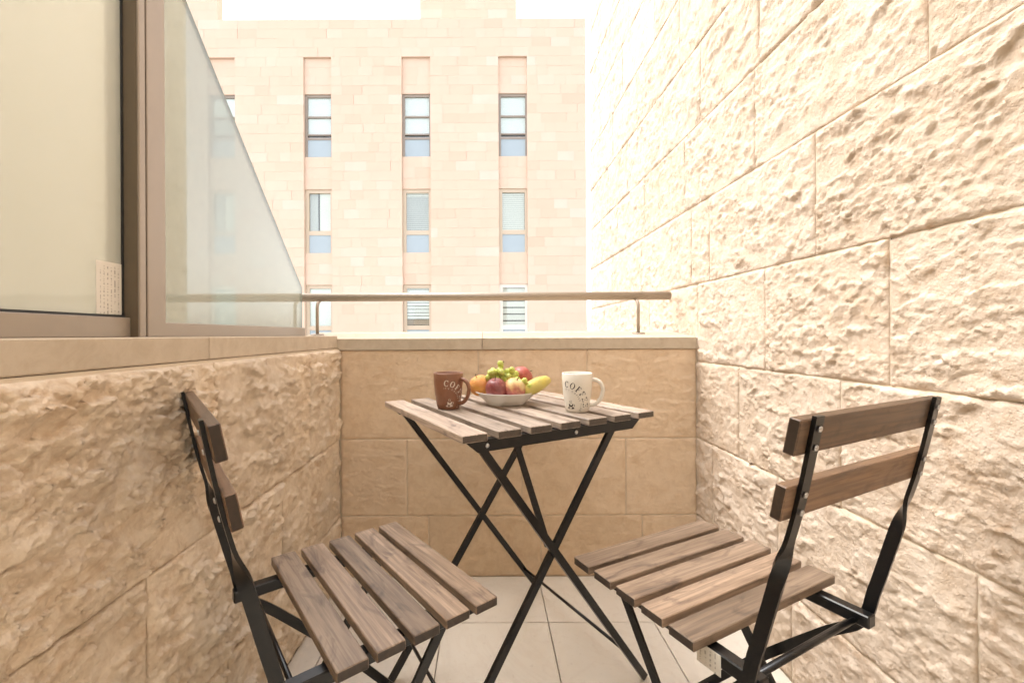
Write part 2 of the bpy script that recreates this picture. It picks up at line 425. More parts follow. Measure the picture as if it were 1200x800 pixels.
# right wall: tall side wall of the house, runs on past the parapet
YE = 3.27; RT = 3.75
rw = MB(); rw.box(XR + .0014, XR + .30, YN, YE - .006, GROUND, RT)
rwall = rw.build('stone_wall', M['mortar'], fix=False)
tag(rwall, 'tall rough-hewn cream limestone wall on the right, rising out of view', 'wall')
zs = [(0.0, Z1), (Z1, Z2), (Z2, Z3), (Z3, 1.089), (1.089, 1.385)]
while zs[-1][1] < RT - .1: zs.append((zs[-1][1], min(RT, zs[-1][1] + .293)))
cuts = [[-.3, .32, .74, 1.13, 1.5, 1.95, 2.4, 2.8], [-.1, .28, .70, 1.18, 1.52, 2.0, 2.3, 2.75], [-.3, .1, .52, .969, 1.36, 1.85, 2.2, 2.62],
        [-.2, .12, .44, .85, 1.23, 1.62, 2.1, 2.55, 2.9], [-.2, .2, .60, 1.039, 1.535, 1.668, 2.2, 2.7], [-.3, .3, .773, 1.27, 1.72, 2.15, 2.6, 2.95]]
rr = random.Random(3)
while len(cuts) < len(zs):
    x = YN + rr.uniform(.2, .5); c = []
    while x < YE: c.append(x); x += rr.uniform(.33, .52)
    cuts.append(c)
# local +x of a stone runs along -Y here so that its rough face looks towards -X
rcuts = [[-q for q in c] for c in cuts]
lay_courses(rwall, M['stone'], Vector((XR, 0, 0)), Vector((0, -1, 0)), zs, rcuts, -YE, -YN, lambda a, z: cell_at(XR)(-a, z), .66, 100)
# dressed end of the wall that looks towards the street
for i, (z0, z1) in enumerate(zs):
    boxed('end_stone', M['slab'], rwall, XR + .004, XR + .30, YE - .006, YE, z0 + .003, z1 - .003)

# left parapet
lw = MB(); lw.box(XL - .28, XL - .0034, YN, YB + .24, -.25, ZT + .004); lwall = lw.build('parapet_wall', M['mortar'], fix=False)
tag(lwall, 'low rough stone parapet on the left below the window frame', 'wall')
zsl = [(0, Z1), (Z1, Z2), (Z2, ZT)]
lay_courses(lwall, M['stone_left'], Vector((XL, 0, 0)), Vector((0, 1, 0)), zsl, [[-.1, .38, .92, 1.36], [-.2, .24, .703, 1.171], [-.15, .36, .88, 1.352]], YN, YB - .004, cell_at(XL), 1.2, 300, 1.0, 1.0)
for a, b in ((YN, .10), (.10, .872), (.872, YB - .0065)):
    boxed('coping_stone', M['slab'], lwall, XL - .33, XL - .004, a + .001, b - .001, ZT + .005, .9035, c=.002)
boxed('coping_stone', M['slab'], lwall, XL - .33, XL - .172, YB - .0045, YB + .242, ZT + .005, .9035, c=.002)
# end parapet
ew = MB(); ew.box(XL + .0, XR + .012, YB + .0014, YB + .24, -.25, ZT - .004); ewall = ew.build('parapet_wall', M['mortar'], fix=False)
tag(ewall, 'low hewn stone parapet across the far end behind the table', 'wall')
lay_courses(ewall, M['stone_back'], Vector((0, YB, 0)), Vector((1, 0, 0)), [(0, Z1), (Z1, Z2), (Z2, ZT - .004)], [[-.22, .2, .58], [-.3, .13, .52], [-.032, .376]], XL + .004, XR - .004, lambda a, z: 0.0042, .20, 400, 1.3, .8)
for a, b in ((XL - .171, -.016), (-.016, XR - .004)):
    m = MB(); a_, b_, y0, y1 = a + .001, b - .001, YB - .006, YB + .245; zl, zf, zr = ZT - .003, .8925, .918
    m.add([(a_, y0, zl), (b_, y0, zl), (b_, y0, zf - .002), (a_, y0, zf - .002), (a_, y0 + .002, zf), (b_, y0 + .002, zf), (a_, y1, zr), (b_, y1, zr), (a_, y1, zl), (b_, y1, zl)],
          [(0, 1, 2, 3), (3, 2, 5, 4), (4, 5, 7, 6), (6, 7, 9, 8), (8, 9, 1, 0), (0, 3, 4, 6, 8), (1, 9, 7, 5, 2)])
    m.build('coping_stone', M['slab'], ewall)

# house wall behind the viewpoint
hw = MB(); hw.box(-4.5, XR + .3, YN - .3, YN - .002, GROUND, 2.75); tag(hw.build('wall_rear', M['plaster'], fix=False), kind='structure')

# ------------------------------------------------------------------ handrail on the end parapet
hr = empty('handrail', (0, 1.79, .9065))
tag(hr, 'round metal handrail on two posts along the far parapet', 'handrail')
HZ = 1.0615 - .9065
m = MB(); m.tube([(-.762, 0, HZ), (.757, 0, HZ)], .0172, 24); m.build('rail', M['steel'], hr)
for x in (-.685, .6155):
    m = MB(); m.tube([(x, -.03, .004), (x, -.03, HZ - .045), (x, -.028, HZ - .033), (x, -.02, HZ - .024), (x, 0, HZ - .012)], .0065, 12); p = m.build('post', M['steel'], hr)
    m = MB(); m.lathe([(0, 0), (.026, 0), (.026, .003), (.022, .005), (0, .005)], 24); m.build('base_plate', M['steel'], p, (x, -.03, 0)).rotation_euler = (R(5.8), 0, 0)

# ------------------------------------------------------------------ left glazing
XG = -.72
wn = empty('window', (0, 0, 0)); tag(wn, 'bronze framed window with a paper sticker on its large left pane', 'window')
TOPW = 2.55
boxed('frame_post', M['bronze'], wn, XG - .075, XG, .925, .977, .9036, TOPW, c=.0015)
boxed('shade_strip', M['bronze_shaded'], wn, XG - .040, XG - .006, .9035, .9052, .9036, TOPW - .062)  # thin dark strip painted for the shade on the post's camera-facing side
boxed('frame_strip', M['bronze'], wn, XG - .075, XG - .001, .9054, .922, .9036, TOPW, c=.0015)
boxed('gasket', M['gasket'], wn, XG - .07, XG - .012, .9205, .9265, .9036, TOPW - .01)
boxed('frame_bottom', M['bronze'], wn, XG - .070, XG - .019, YN, .9033, .9036, .944, c=.0015)
boxed('frame_top', M['bronze'], wn, XG - .070, XG - .019, YN, .9033, TOPW - .06, TOPW, c=.0015)
boxed('gasket', M['gasket'], wn, XG - .044, XG - .030, YN, .9026, .9445, .949)
boxed('gasket', M['gasket'], wn, XG - .044, XG - .033, .8985, .9034, .949, TOPW - .062)
boxed('pane', M['glass_milky'], wn, XG - .041, XG - .035, YN, .8982, .949, TOPW - .062)
t = NT('sticker_paper'); c = t.coord('Object', (1, 1, 1))
sep = t.n('ShaderNodeSeparateXYZ'); t.l(c, sep.inputs[0])
rows = t.math('PINGPONG', t.math('MULTIPLY', sep.outputs['Y'], 1.0), .0042)
line = t.math('LESS_THAN', rows, .0014)
brk = t.math('GREATER_THAN', t.noise(t.coord('Object', (1, 60, 260)), 1.0, 2), .52)
inner = t.math('MULTIPLY', t.math('MULTIPLY', t.math('GREATER_THAN', sep.outputs['Y'], .008), t.math('LESS_THAN', sep.outputs['Y'], .052)), t.math('LESS_THAN', sep.outputs['Z'], .096))
ink = t.math('MULTIPLY', t.math('MULTIPLY', line, brk), inner)
M['sticker'] = t.set(t.mix(t.math('MULTIPLY', ink, .55), (.78, .74, .66), (.12, .1, .09)), .6)
m = MB(); m.box(0, .0006, 0, .058, 0, .104); m.build('sticker', M['sticker'], wn, (XG - .0348, .8405, .950), fix=False)

gs = empty('glass_screen', (0, 0, 0)); tag(gs, 'clear side screen with a sloping cut top edge on bronze bottom rail', 'glass screen')
boxed('bottom_rail', M['bronze'], gs, XG - .045, XG - .003, .9775, 1.735, .9036, .936, c=.0015)
m = MB(); GE = 1.72
poly = [(.9775, .9365), (GE, .9365), (GE, 1.095), (1.062, 1.723), (.9775, 1.804)]
V = [(XG - .018, y, z) for y, z in poly] + [(XG - .010, y, z) for y, z in poly]; k = len(poly)
m.add(V, [tuple(range(k)), tuple(range(k, 2 * k))[::-1]] + [(i, (i + 1) % k, k + (i + 1) % k, k + i) for i in range(k)])
gp = m.build('pane', M['glass'], gs)
for (ya, za), (yb, zb) in zip(poly[1:4], poly[2:5]):
    m = MB(); m.bar((XG - .014, ya, za), (XG - .014, yb, zb), (1, 0, 0), .0044, .0006); m.build('edge', M['glass_edge'], gp)
# plain wall beyond the glazing
pw = MB(); pw.box(-1.75, -1.45, YN - .0, 2.12, GROUND, 2.75); pwo = pw.build('plaster_wall', M['plaster'], fix=False)
tag(pwo, 'plain cream plaster wall seen through the left glass', 'wall')

# ------------------------------------------------------------------ building across the street
YF = 13.0; KF = YF / 509.0
def fx(px): return (px - 570) * KF
def fz(py): return (392 - py) * KF + HC
bd = empty('apartment_building', (0, YF, GROUND)); tag(bd, 'pink stone apartment building with narrow windows in recessed columns', 'building')
def P(name, mat, dims, parent=bd):
    m = MB(); m.box(*dims); o = m.build(name, mat, None, fix=False); o.parent = parent
    o.matrix_parent_inverse = Matrix.Translation((0, -YF, -GROUND)); return o
ROOF = fz(22); XE = fx(688); XT = fx(264); XW = -13.0
cols = [(fx(244.5), fx(276.5)), (fx(357), fx(389.5)), (fx(472), fx(505.5)), (fx(585.5), fx(619))]
RTOP = fz(66); RD = .075
rows = [(fz(108), fz(182)), (fz(220), fz(295)), (fz(332.5), fz(407))]
edges = [XT - .0] + [e for c in cols for e in c] + [XE]
spans = [(XW, cols[0][0])] + [(cols[i][1], cols[i + 1][0]) for i in range(3)] + [(cols[3][1], XE)]
for a, b in spans: P('wall', M['facade_joint'], (a + .004, b - .004, YF + .02, YF + .6, GROUND, RTOP))
P('wall', M['facade_joint'], (XW, XE - .004, YF + .02, YF + .6, RTOP, ROOF - .02))
P('wall', M['facade_joint'], (XW, XE, YF + .62, YF + 12, GROUND, ROOF - .4))
P('wall', M['facade_joint'], (XW, XT - .2, YF + .021, YF + .3, ROOF - .02, ROOF + 2.6))
P('stair_tower', M['facade_joint'], (fx(494) * 1.12 + .01, fx(607) * 1.12 - .01, YF + 1.58, YF + 6, ROOF - .5, ROOF + 3.2))
for (a, b) in cols:                              # back of each recess, between the windows
    zz = [RTOP] + [q for r in rows for q in r] + [GROUND]
    for i in range(0, len(zz), 2): P('wall', M['facade_joint'], (a - .01, b + .01, YF + RD + .02, YF + .5, zz[i + 1], zz[i]))
rf = random.Random(11)
blocks = []                                      # x0, x1, z0, z1, yfront
CH = .285
def course_fill(x0, x1, z0, z1, yf, ch=CH):
    n = max(1, round((z1 - z0) / ch)); hh = (z1 - z0) / n
    for i in range(n):
        x = x0; first = True
        while x < x1 - .001:
            L = rf.uniform(.28, .78) * (rf.uniform(.4, 1) if first else 1); first = False
            e = x + L
            if x1 - e < .22: e = x1
            blocks.append((x, e, z0 + i * hh, z0 + (i + 1) * hh, yf)); x = e
ZB = fz(66 + 11.18 * 30)
def zsnap(z): return z
for a, b in spans: course_fill(a, b, GROUND + .0, RTOP, YF)
course_fill(XW, XE, RTOP, ROOF, YF)
course_fill(XW, XT - .19, ROOF, ROOF + 2.6, YF)
course_fill(fx(494) * 1.12, fx(607) * 1.12, ROOF - .3, ROOF + 3.2, YF + 1.56)
for (a, b) in cols:
    zz = [RTOP] + [q for r in rows for q in r] + [GROUND]
    for i in range(0, len(zz), 2): course_fill(a, b, zz[i + 1], zz[i], YF + RD)
def shows(bk):
    px = 570 + (bk[0] + bk[1]) / 2 / bk[4] * 509; py = 392 - ((bk[2] + bk[3]) / 2 - HC) / bk[4] * 509
    return 200 < px < 688 and 8 < py < 384
vis = sorted([b for b in blocks if shows(b)], key=lambda b: -(b[1] - b[0]) * (b[3] - b[2]))
own = set(id(b) for b in vis[:300])
mass = MB(); jj = .0012; cache = {}
for b in blocks:
    dy = rf.uniform(0, .004)
    if id(b) in own:
        key = (round(b[1] - b[0], 2), round(b[3] - b[2], 3))
        if key not in cache:
            m = MB(); m.box(jj, b[1] - b[0] - jj, 0, .1, jj, b[3] - b[2] - jj); cache[key] = m.mesh('stone'); cache[key].materials.append(M['facade_one'])
        o = bpy.data.objects.new('stone', cache[key]); COL.objects.link(o); o.parent = bd; o.location = (b[0], b[4] + dy - YF, b[2] - GROUND)
    else:
        mass.box(b[0] + jj, b[1] - jj, b[4] + dy, b[4] + .1, b[2] + jj, b[3] - jj)
mo = mass.build('stone_courses', M['facade_mass'], None, fix=False); mo.parent = bd; mo.matrix_parent_inverse = Matrix.Translation((0, -YF, -GROUND)); mo['kind'] = 'stuff'

M['w_dark'] = plain('window_frame_grey', (.32, .265, .22), .5, var=.05)
M['w_beige'] = plain('window_frame_beige', (.58, .47, .35), .5, var=.05)
M['w_white'] = plain('window_frame_white', (.80, .75, .67), .5, var=.05)
M['w_glass'] = glass_mat('window_glass', (.90, .93, .93), .07)
M['w_blue'] = plain('blue_panel', (.37, .435, .475), .25, var=.03, scale=1)
M['w_room'] = plain('room_dark', (.16, .14, .12), .9)
M['w_curtain'] = plain('curtain', (.86, .85, .81), .9, var=.06, scale=6)
M['w_blind'] = plain('blind', (.80, .76, .67), .8, var=.05)
M['w_blindgrey'] = plain('blind_grey', (.56, .54, .50), .8, var=.05)
M['w_brown'] = plain('brown_sill', (.36, .24, .16), .7)
def win(ci, ri):
    a, b = cols[ci]; zt, zb = rows[ri]; W = b - a; H = zt - zb
    wo_ = empty('window', (0, 0, 0)); wo_.parent = bd; wo_.location = (a, RD + .06, zb - GROUND)
    def bx(name, mat, x0, x1, y0, y1, z0, z1): return boxed(name, mat, wo_, x0, x1, y0, y1, z0, z1)
    zp = H * .30; fm = M['w_dark'] if ri == 0 else (M['w_beige'] if ri == 1 or ci in (1, 2) else M['w_white'])
    fw = .045 if ri == 0 else .075
    bx('panel', M['w_blue'], .01, W - .01, .0, .03, 0.0, zp - .03)
    bx('room', M['w_room'], .0, W, .30, .32, zp, H)
    m = MB(); y0, y1 = -.02, .05
    m.box(0.0, fw + .03, y0, y1, 0, H); m.box(W - fw, W, y0, y1, 0, H); m.box(fw + .03, W - fw, y0, y1, H - fw - .03, H); m.box(fw + .03, W - fw, y0, y1, zp - .03, zp + .03)
    if ri == 0:
        m.box(fw + .03, W - fw, y0, y1, H * .635, H * .635 + .045); m.box(fw + .03, W - fw, y0, y1, zp + .10, zp + .14)
    else:
        m.box(fw + .03, W - fw, y0, y1, zp + .03, zp + .10)
    m.build('frame', fm, wo_, fix=False)
    bx('pane', M['w_glass'], fw + .03, W - fw, .02, .026, zp + .03, H - fw - .03)
    if ri == 0:
        bx('curtain', M['w_curtain'], fw, W - fw, .035, .045, H * .64 if ci == 0 else zp + .16, H - fw)
        if ci == 0: bx('curtain', M['w_blindgrey'], fw, W - fw, .035, .045, zp + .03, H * .63)
    elif ri == 1:
        if ci <= 1:
            bx('curtain', M['w_blind'], W * .5, W - fw, .04, .05, zp, H); bx('curtain', M['w_blindgrey'], fw, W * .42, .07, .08, zp, H)
        else:
            z = zp + .04 if ci == 3 else zp + .08
            while z < H - .08:
                m = MB(); m.box(fw + .03, W - fw - .01, .04, .055, z, z + .05); m.build('blind_slat', M['w_blind'] if ci == 3 or z > H * .88 else M['w_blindgrey'], wo_, fix=False); z += .062
    else:
        if ci <= 1:
            bx('curtain', M['w_curtain'], fw, W - fw, .04, .05, zp, H)
        else:
            z = zp + (.05 if ci == 3 else .3); st = .20 if ci == 3 else .10
            while z < H - .1:
                m = MB(); m.box(fw + .02, W - fw, .05, .07, z, z + st * .8); m.build('blind_slat', M['w_white'] if ci == 3 else M['w_curtain'], wo_, fix=False); z += st
            if ci == 2: bx('blind_rail', M['w_brown'], fw, W - fw, .05, .08, zp + .12, zp + .27)
for ci in range(4):
    for ri in range(3): win(ci, ri)

# ------------------------------------------------------------------ folding table
TH = .705
tb = empty('folding_table', (.063, 1.222, 0), R(29.6)); tag(tb, 'square folding table with wooden slat top and crossed black steel legs', 'table')
TU, TW = .556, .525                              # across the slats, along the slats
pitch = TU / 7 ; sw = .0585
pitch = (TU - sw) / 6
m = MB(); m.box(-TW / 2, TW / 2, -sw / 2, sw / 2, -.016, 0, c=.0014); slat_me = m.mesh('slat'); slat_me.materials.append(M['wood_table'])
for i in range(7):
    o = link('slat', slat_me, None, tb, (-TU / 2 + sw / 2 + pitch * i, random.uniform(-.001, .001), TH)); o.rotation_euler = (0, 0, R(90))
def chamfer_rail(u0, u1, w0, w1, z0, z1, c=.03):
    m = MB(); pr = [(u0, z1), (u1, z1), (u1 - c, z0), (u0 + c, z0)]
    V = [(u, w0, z) for u, z in pr] + [(u, w1, z) for u, z in pr]
    m.add(V, [(0, 1, 2, 3), (7, 6, 5, 4)] + [(i, 4 + i, 4 + (i + 1) % 4, (i + 1) % 4) for i in range(4)]); return m
NW, FW = -TW / 2 + .012, TW / 2 - .012
for w0, w1 in ((NW, NW + .004), (FW - .004, FW)):
    mm = chamfer_rail(-TU / 2 + .012, TU / 2 - .035, w0, w1, TH - .0415, TH - .0165)
    y0, y1 = (w0, w0 + .022) if w0 < 0 else (w1 - .022, w1)
    mm.box(-TU / 2 + .02, TU / 2 - .045, min(y0, y1) + .0045 if w0 < 0 else y0, y1 if w0 < 0 else y1 - .0045, TH - .0200, TH - .0165)
    r_ = mm.build('rail', M['black'], tb)
def uz(u): return -TU / 2 + u * TU
LEG = .0088
def leg(u0, z0, u1, z1, wv, name='leg'):
    m = MB(); m.bar((uz(u0), wv, z0), (uz(u1), wv, z1), (1, 0, 0), LEG, .005); return m.build(name, M['black'], tb)
leg(.09, TH - .03, .975, .004, NW + .010); leg(.09, TH - .03, .975, .004, FW - .010)
leg(.80, TH - .03, -.075, .004, NW + .020); leg(.80, TH - .03, -.075, .004, NW + .020 + .31)
for u, z in ((.89, .075),):
    m = MB(); m.tube([(uz(u), NW + .012, z), (uz(u), FW - .012, z)], .0045, 8); m.build('stretcher', M['black'], tb)
m = MB(); m.tube([(uz(.02), NW + .02, .09), (uz(.02), NW + .33, .09)], .0045, 8); m.build('stretcher', M['black'], tb)
m = MB(); m.tube([(uz(.09), NW + .005, TH - .034), (uz(.09), FW - .005, TH - .034)], .0045, 8); m.build('pivot_rod', M['black'], tb)
m = MB(); m.tube([(uz(.80), NW + .005, TH - .034), (uz(.80), NW + .335, TH - .034)], .0045, 8); m.build('pivot_rod', M['black'], tb)
m = MB(); m.bar((uz(.335), NW + .10, TH - .02), (uz(.43), NW + .026, .415), (1, 0, 0), .0075, .003); m.build('brace', M['black'], tb)
for u in (.115, .545):
    m = MB(); m.lathe([(0, 0), (.005, 0), (.0042, .002), (0, .003)], 14); o = m.build('screw', M['screw'], tb, (uz(u), NW - .0005, TH - .029)); o.rotation_euler = (R(90), 0, 0)

# ------------------------------------------------------------------ folding chairs
SW, SD, SH = .39, .28, .45
cw = .046
m = MB(); m.box(-SW / 2, SW / 2, -cw / 2, cw / 2, -.016, 0, c=.0014); seat_me = m.mesh('slat'); seat_me.materials.append(M['wood'])
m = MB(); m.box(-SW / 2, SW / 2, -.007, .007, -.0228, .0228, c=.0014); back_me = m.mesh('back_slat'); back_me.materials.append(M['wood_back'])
def smooth_path(pts, n=8):
    P_ = [Vector(p) for p in pts]; out = []
    for i in range(len(P_) - 1):
        p0, p1, p2, p3 = P_[max(i - 1, 0)], P_[i], P_[i + 1], P_[min(i + 2, len(P_) - 1)]
        for k in range(n):
            t_ = k / n
            out.append(.5 * ((2 * p1) + (-p0 + p2) * t_ + (2 * p0 - 5 * p1 + 4 * p2 - p3) * t_ ** 2 + (-p0 + 3 * p1 - 3 * p2 + p3) * t_ ** 3))
    return out + [P_[-1]]
BACK = [(-.262, .792), (-.252, .745), (-.236, .66), (-.224, .59)]
def make_chair(loc, rz, label):
    ch = empty('folding_chair', (*loc, 0), rz); tag(ch, label, 'chair', 'wooden slat folding chairs')
    pt = (SD - cw) / 4
    for i in range(5): link('slat', seat_me, None, ch, (random.uniform(-.002, .002), -SD / 2 + cw / 2 + pt * i, SH))
    for x in (-.148, .148):
        m = MB(); m.box(x - .011, x + .011, -SD / 2 - .075, SD / 2 - .02, SH - .040, SH - .0185, c=.002); m.build('seat_rail', M['black'], ch, fix=False)
        xu = x * 1.115
        path = smooth_path([(-.290, .806), (-.268, .69), (-.240, .58), (-.212, .47), (-.192, .405), (-.130, .345), (0.0, .208), (.172, .004)], 14)
        fr = []
        for i, p in enumerate(path):
            tn = (path[min(i + 1, len(path) - 1)] - path[max(i - 1, 0)]).normalized()
            T = Vector((0, tn.x, tn.y)); Nn = Vector((0, -tn.y, tn.x)); X = Vector((1, 0, 0))
            a = min(1, max(0, (.645 - p.y) / .075)); a = a * a * (3 - 2 * a) * math.pi / 2 * (1 if x > 0 else -1)
            wide = X * math.cos(a) + Nn * math.sin(a); thin = T.cross(wide)
            fr.append((Vector((xu, p.x, p.y)), wide, thin))
        m = MB(); m.ribbon(fr, .0088, .0026); up_ = m.build('upright', M['black'], ch)
        nf = len(fr)
        for e in up_.data.edges:
            i0, i1 = sorted(e.vertices); e.use_edge_sharp = (i1 - i0 == 4) or i1 < 4 or i0 >= (nf - 1) * 4
        up_.data.polygons.foreach_set('use_smooth', [True] * len(up_.data.polygons))
        xq = x * .90
        m = MB(); m.bar((xq, SD / 2 - .055, SH - .025), (xq, -.20, .004), (0, 1, 0), .0092, .0028); m.build('leg', M['black'], ch)
    lean = math.atan2(.022, .116)
    for z, y in ((.781, -.2755), (.697, -.2595)):
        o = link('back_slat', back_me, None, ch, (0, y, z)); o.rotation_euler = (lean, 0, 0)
        for x in (-.165, .165):
            for dz in (-.012, .012):
                m = MB(); m.lathe([(0, 0), (.0042, 0), (.0036, .0016), (.0015, .0022), (0, .0016)], 12)
                s_ = m.build('screw', M['screw'], o, (x, .0, dz)); s_.location = (x, -.0135, dz); s_.rotation_euler = (R(90), 0, 0)
    for y, z in ((-.194, .416), (-.174, .394)):
        m = MB(); m.tube([(-.165, y, z), (.165, y, z)], .0045, 8); m.build('cross_rod', M['black'], ch)
    for y, z, hx in ((-.115, .13, .133), (.10, .085, .165)):
        m = MB(); m.tube([(-hx, y, z), (hx, y, z)], .0045, 8); m.build('cross_rod', M['black'], ch)
    return ch
rc = make_chair((.415, .853), R(26.6), 'folding chair on the right with its slatted back towards the viewer')
m = MB(); m.box(0, .0006, 0, .040, -.032, 0); m.build('paper_label', M['sticker'], rc, (-.1600, -.158, SH - .020), fix=False)
make_chair((-.214, .825), R(-52.0), 'folding chair on the left, seen edge-on against the parapet')

# ------------------------------------------------------------------ mugs
def mug_profile(rt, rb, h):
    o = [(0, 0), (rb - .004, 0), (rb, .003), (rb + (rt - rb) * .25, h * .16), (rb + (rt - rb) * .62, h * .42), (rb + (rt - rb) * .9, h * .75), (rt, h - .002), (rt - .0012, h)]
    return o, [(rt - .003, h - .001), (rt - .0042, h * .75), (rb + (rt - rb) * .6 - .004, h * .42), (rb - .003, h * .12), (rb - .008, .006), (0, .006)]
def arc_poly(cx, cy, rx, ry, tx, ty, a0, a1, n=20):
    """ring piece with thick sides (tx) and thin top/bottom (ty)"""
    V = []; F = []
    for i in range(n + 1):
        a = a0 + (a1 - a0) * i / n
        V += [(cx + rx * math.cos(a), cy + ry * math.sin(a)), (cx + (rx - tx) * math.cos(a), cy + (ry - ty) * math.sin(a))]
        if i: F.append((2 * i - 2, 2 * i, 2 * i + 1, 2 * i - 1))
    return V, F
def glyph(ch):
    V = []; F = []
    def q(x0, x1, y0, y1):
        o = len(V); V.extend([(x0, y0), (x1, y0), (x1, y1), (x0, y1)]); F.append((o, o + 1, o + 2, o + 3))
    def ex(vf):
        o = len(V); V.extend(vf[0]); F.extend(tuple(i + o for i in f) for f in vf[1])
    if ch in 'EF':
        q(.10, .28, .05, .95); q(.0, .10, .93, 1.0); q(.0, .40, 0, .06); q(.10, .62, .93, 1.0); q(.28, .48, .47, .54); q(.44, .49, .38, .63); q(.57, .64, .74, 1.0); q(.10, .28, .95, .96)
        if ch == 'E': q(.28, .64, 0, .07); q(.60, .67, 0, .27)
        return V, F, .72
    if ch == 'O': ex(arc_poly(.42, .5, .42, .52, .17, .06, 0, 2 * math.pi, 28)); return V, F, .90
    ex(arc_poly(.42, .5, .42, .52, .17, .07, R(48), R(318), 24)); q(.64, .71, .66, 1.0); return V, F, .78
def text_mesh(s, size):
    cu = bpy.data.curves.new('t', 'FONT'); cu.body = s; cu.size = size; cu.resolution_u = 2
    ob = bpy.data.objects.new('t', cu); COL.objects.link(ob)
    dg = bpy.context.evaluated_depsgraph_get(); me = ob.evaluated_get(dg).to_mesh()
    V = [(v.co.x, v.co.y) for v in me.vertices]; F = [tuple(p.vertices) for p in me.polygons]
    wd = max(v[0] for v in V) if V else size * .3
    ob.evaluated_get(dg).to_mesh_clear(); bpy.data.objects.remove(ob); bpy.data.curves.remove(cu)
    return V, F, wd
def make_mug(name, loc, rt, rb, h, mat, ink, face, handle, label, coffee):
    """face: direction angle of the print's centre; handle: direction angle of the handle"""
    mg = empty(name, loc); tag(mg, label, 'mug', 'coffee mugs on the table')
    o, i_ = mug_profile(rt, rb, h)
    m = MB(); m.lathe(o + i_, 48); body = m.build('body', mat, mg)
    prof = o[2:]
    def rad(z):
        for (r0, z0), (r1, z1) in zip(prof[:-1], prof[1:]):
            if z0 <= z <= z1: return r0 + (r1 - r0) * (z - z0) / max(1e-6, z1 - z0)
        return rt
    d = Vector((math.cos(handle), math.sin(handle), 0)); pts = []
    for k in range(17):
        a = math.pi / 2 - math.pi * k / 16
        pts.append(((.0 + .032 * math.cos(a) ** .8 if math.cos(a) > 0 else 0), h * .50 + h * .335 * math.sin(a)))
    path = [d * (rad(z) - .003 + x * (1.0 if z > h * .5 else .95)) + Vector((0, 0, z)) for x, z in pts]
    path = [Vector((d.x * (rad(h * .84) - .004), d.y * (rad(h * .84) - .004), h * .835))] + path[1:-1] + [Vector((d.x * (rad(h * .18) - .003), d.y * (rad(h * .18) - .003), h * .17))]
    m = MB(); m.tube(path, [.0062] + [.0052] * (len(path) - 2) + [.0062], 12); m.build('handle', mat, mg)
    if coffee:
        m = MB(); n = 40; r = rt - .0042; V = [(0, 0, h * .90)] + [(r * math.cos(2 * math.pi * k / n), r * math.sin(2 * math.pi * k / n), h * .90) for k in range(n)]
        m.add(V, [(0, k + 1, (k + 1) % n + 1) for k in range(n)]); m.build('coffee', M['coffee'], mg)
    def wrap(V2, F2, name_):
        m = MB(); V3 = []
        for s_, z in V2:
            r = rad(z); a = face + s_ / r; r += .0004
            V3.append((r * math.cos(a), r * math.sin(a), z))
        m.add(V3, F2); m.build(name_, ink, mg)
    cs, cz, = -.030, .020                         # centre of the lettering arc (along the wall, height)
    AV = []; AF = []
    def along(glyphs, rad_, size, a_start, a_end):
        tot = sum(g_[2] for g_ in glyphs); ang = a_start; per = (a_end - a_start) / tot
        for V_, F_, wd in glyphs:
            o_ = len(AV); am = ang + per * wd / 2
            for x, y in V_:
                lx, ly = (x - wd * .45) * size, y * size
                rr_, tt = rad_ + ly, am
                px_ = cs + math.cos(tt) * rr_ + math.sin(tt) * lx; pz_ = cz + math.sin(tt) * rr_ - math.cos(tt) * lx
                AV.append((px_, pz_))
            AF.extend(tuple(i + o_ for i in f) for f in F_); ang += per * wd
    along([glyph(c_) for c_ in 'COFFEE'], .0445, .0155, R(98), R(-8))
    small = []
    for c_ in "IT'S COFFEE TIME":
        if c_ == ' ': small.append(([], [], .45)); continue
        V_, F_, wd = text_mesh(c_, 1.0); small.append((V_, F_, wd + .12))
    along(small, .0372, .0058, R(98), R(-24))
    wrap(AV, AF, 'lettering')
    # little steaming cup
    V_ = []; F_ = []
    def add(pv):
        o_ = len(V_); V_.extend(pv); F_.append(tuple(range(o_, o_ + len(pv))))
    cx, cz0 = -.016, .012
    el = [(cx + .0095 * math.cos(a), cz0 + .0028 * math.sin(a)) for a in [2 * math.pi * k / 18 for k in range(18)]]; add(el)
    add([(cx - .0065, cz0 + .0105), (cx - .0055, cz0 + .0035), (cx + .0045, cz0 + .0035), (cx + .0065, cz0 + .0105)])
    r_v, r_f = arc_poly(cx + .0072, cz0 + .0075, .0032, .003, .001, .001, R(-90), R(90), 8); o_ = len(V_); V_.extend(r_v); F_.extend(tuple(i + o_ for i in f) for f in r_f)
    for k in (-.003, .001):
        pts = [(cx + k + .0013 * math.sin(j * 1.3), cz0 + .0118 + .0012 * j) for j in range(7)]
        o_ = len(V_)
        for x, z in pts: V_.extend([(x - .0005, z), (x + .0005, z)])
        F_.extend((o_ + 2 * j, o_ + 2 * j + 1, o_ + 2 * j + 3, o_ + 2 * j + 2) for j in range(6))
    wrap(V_, F_, 'cup_emblem')
    return mg
M['mug_brown'] = plain('brown_glaze', (.24, .105, .058), .35, var=.08, scale=90)
M['mug_cream'] = plain('cream_glaze', (.78, .73, .64), .25, var=.02)
M['ink_white'] = plain('white_print', (.75, .68, .60), .6); M['ink_black'] = plain('black_print', (.03, .025, .02), .6)
M['coffee'] = plain('coffee', (.02, .010, .006), .08)
make_mug('coffee_mug', (-.104, 1.182, TH), .0405, .030, .098, M['mug_brown'], M['ink_white'], R(-52), R(-30), 'brown mug with white coffee lettering left of the fruit bowl', False)
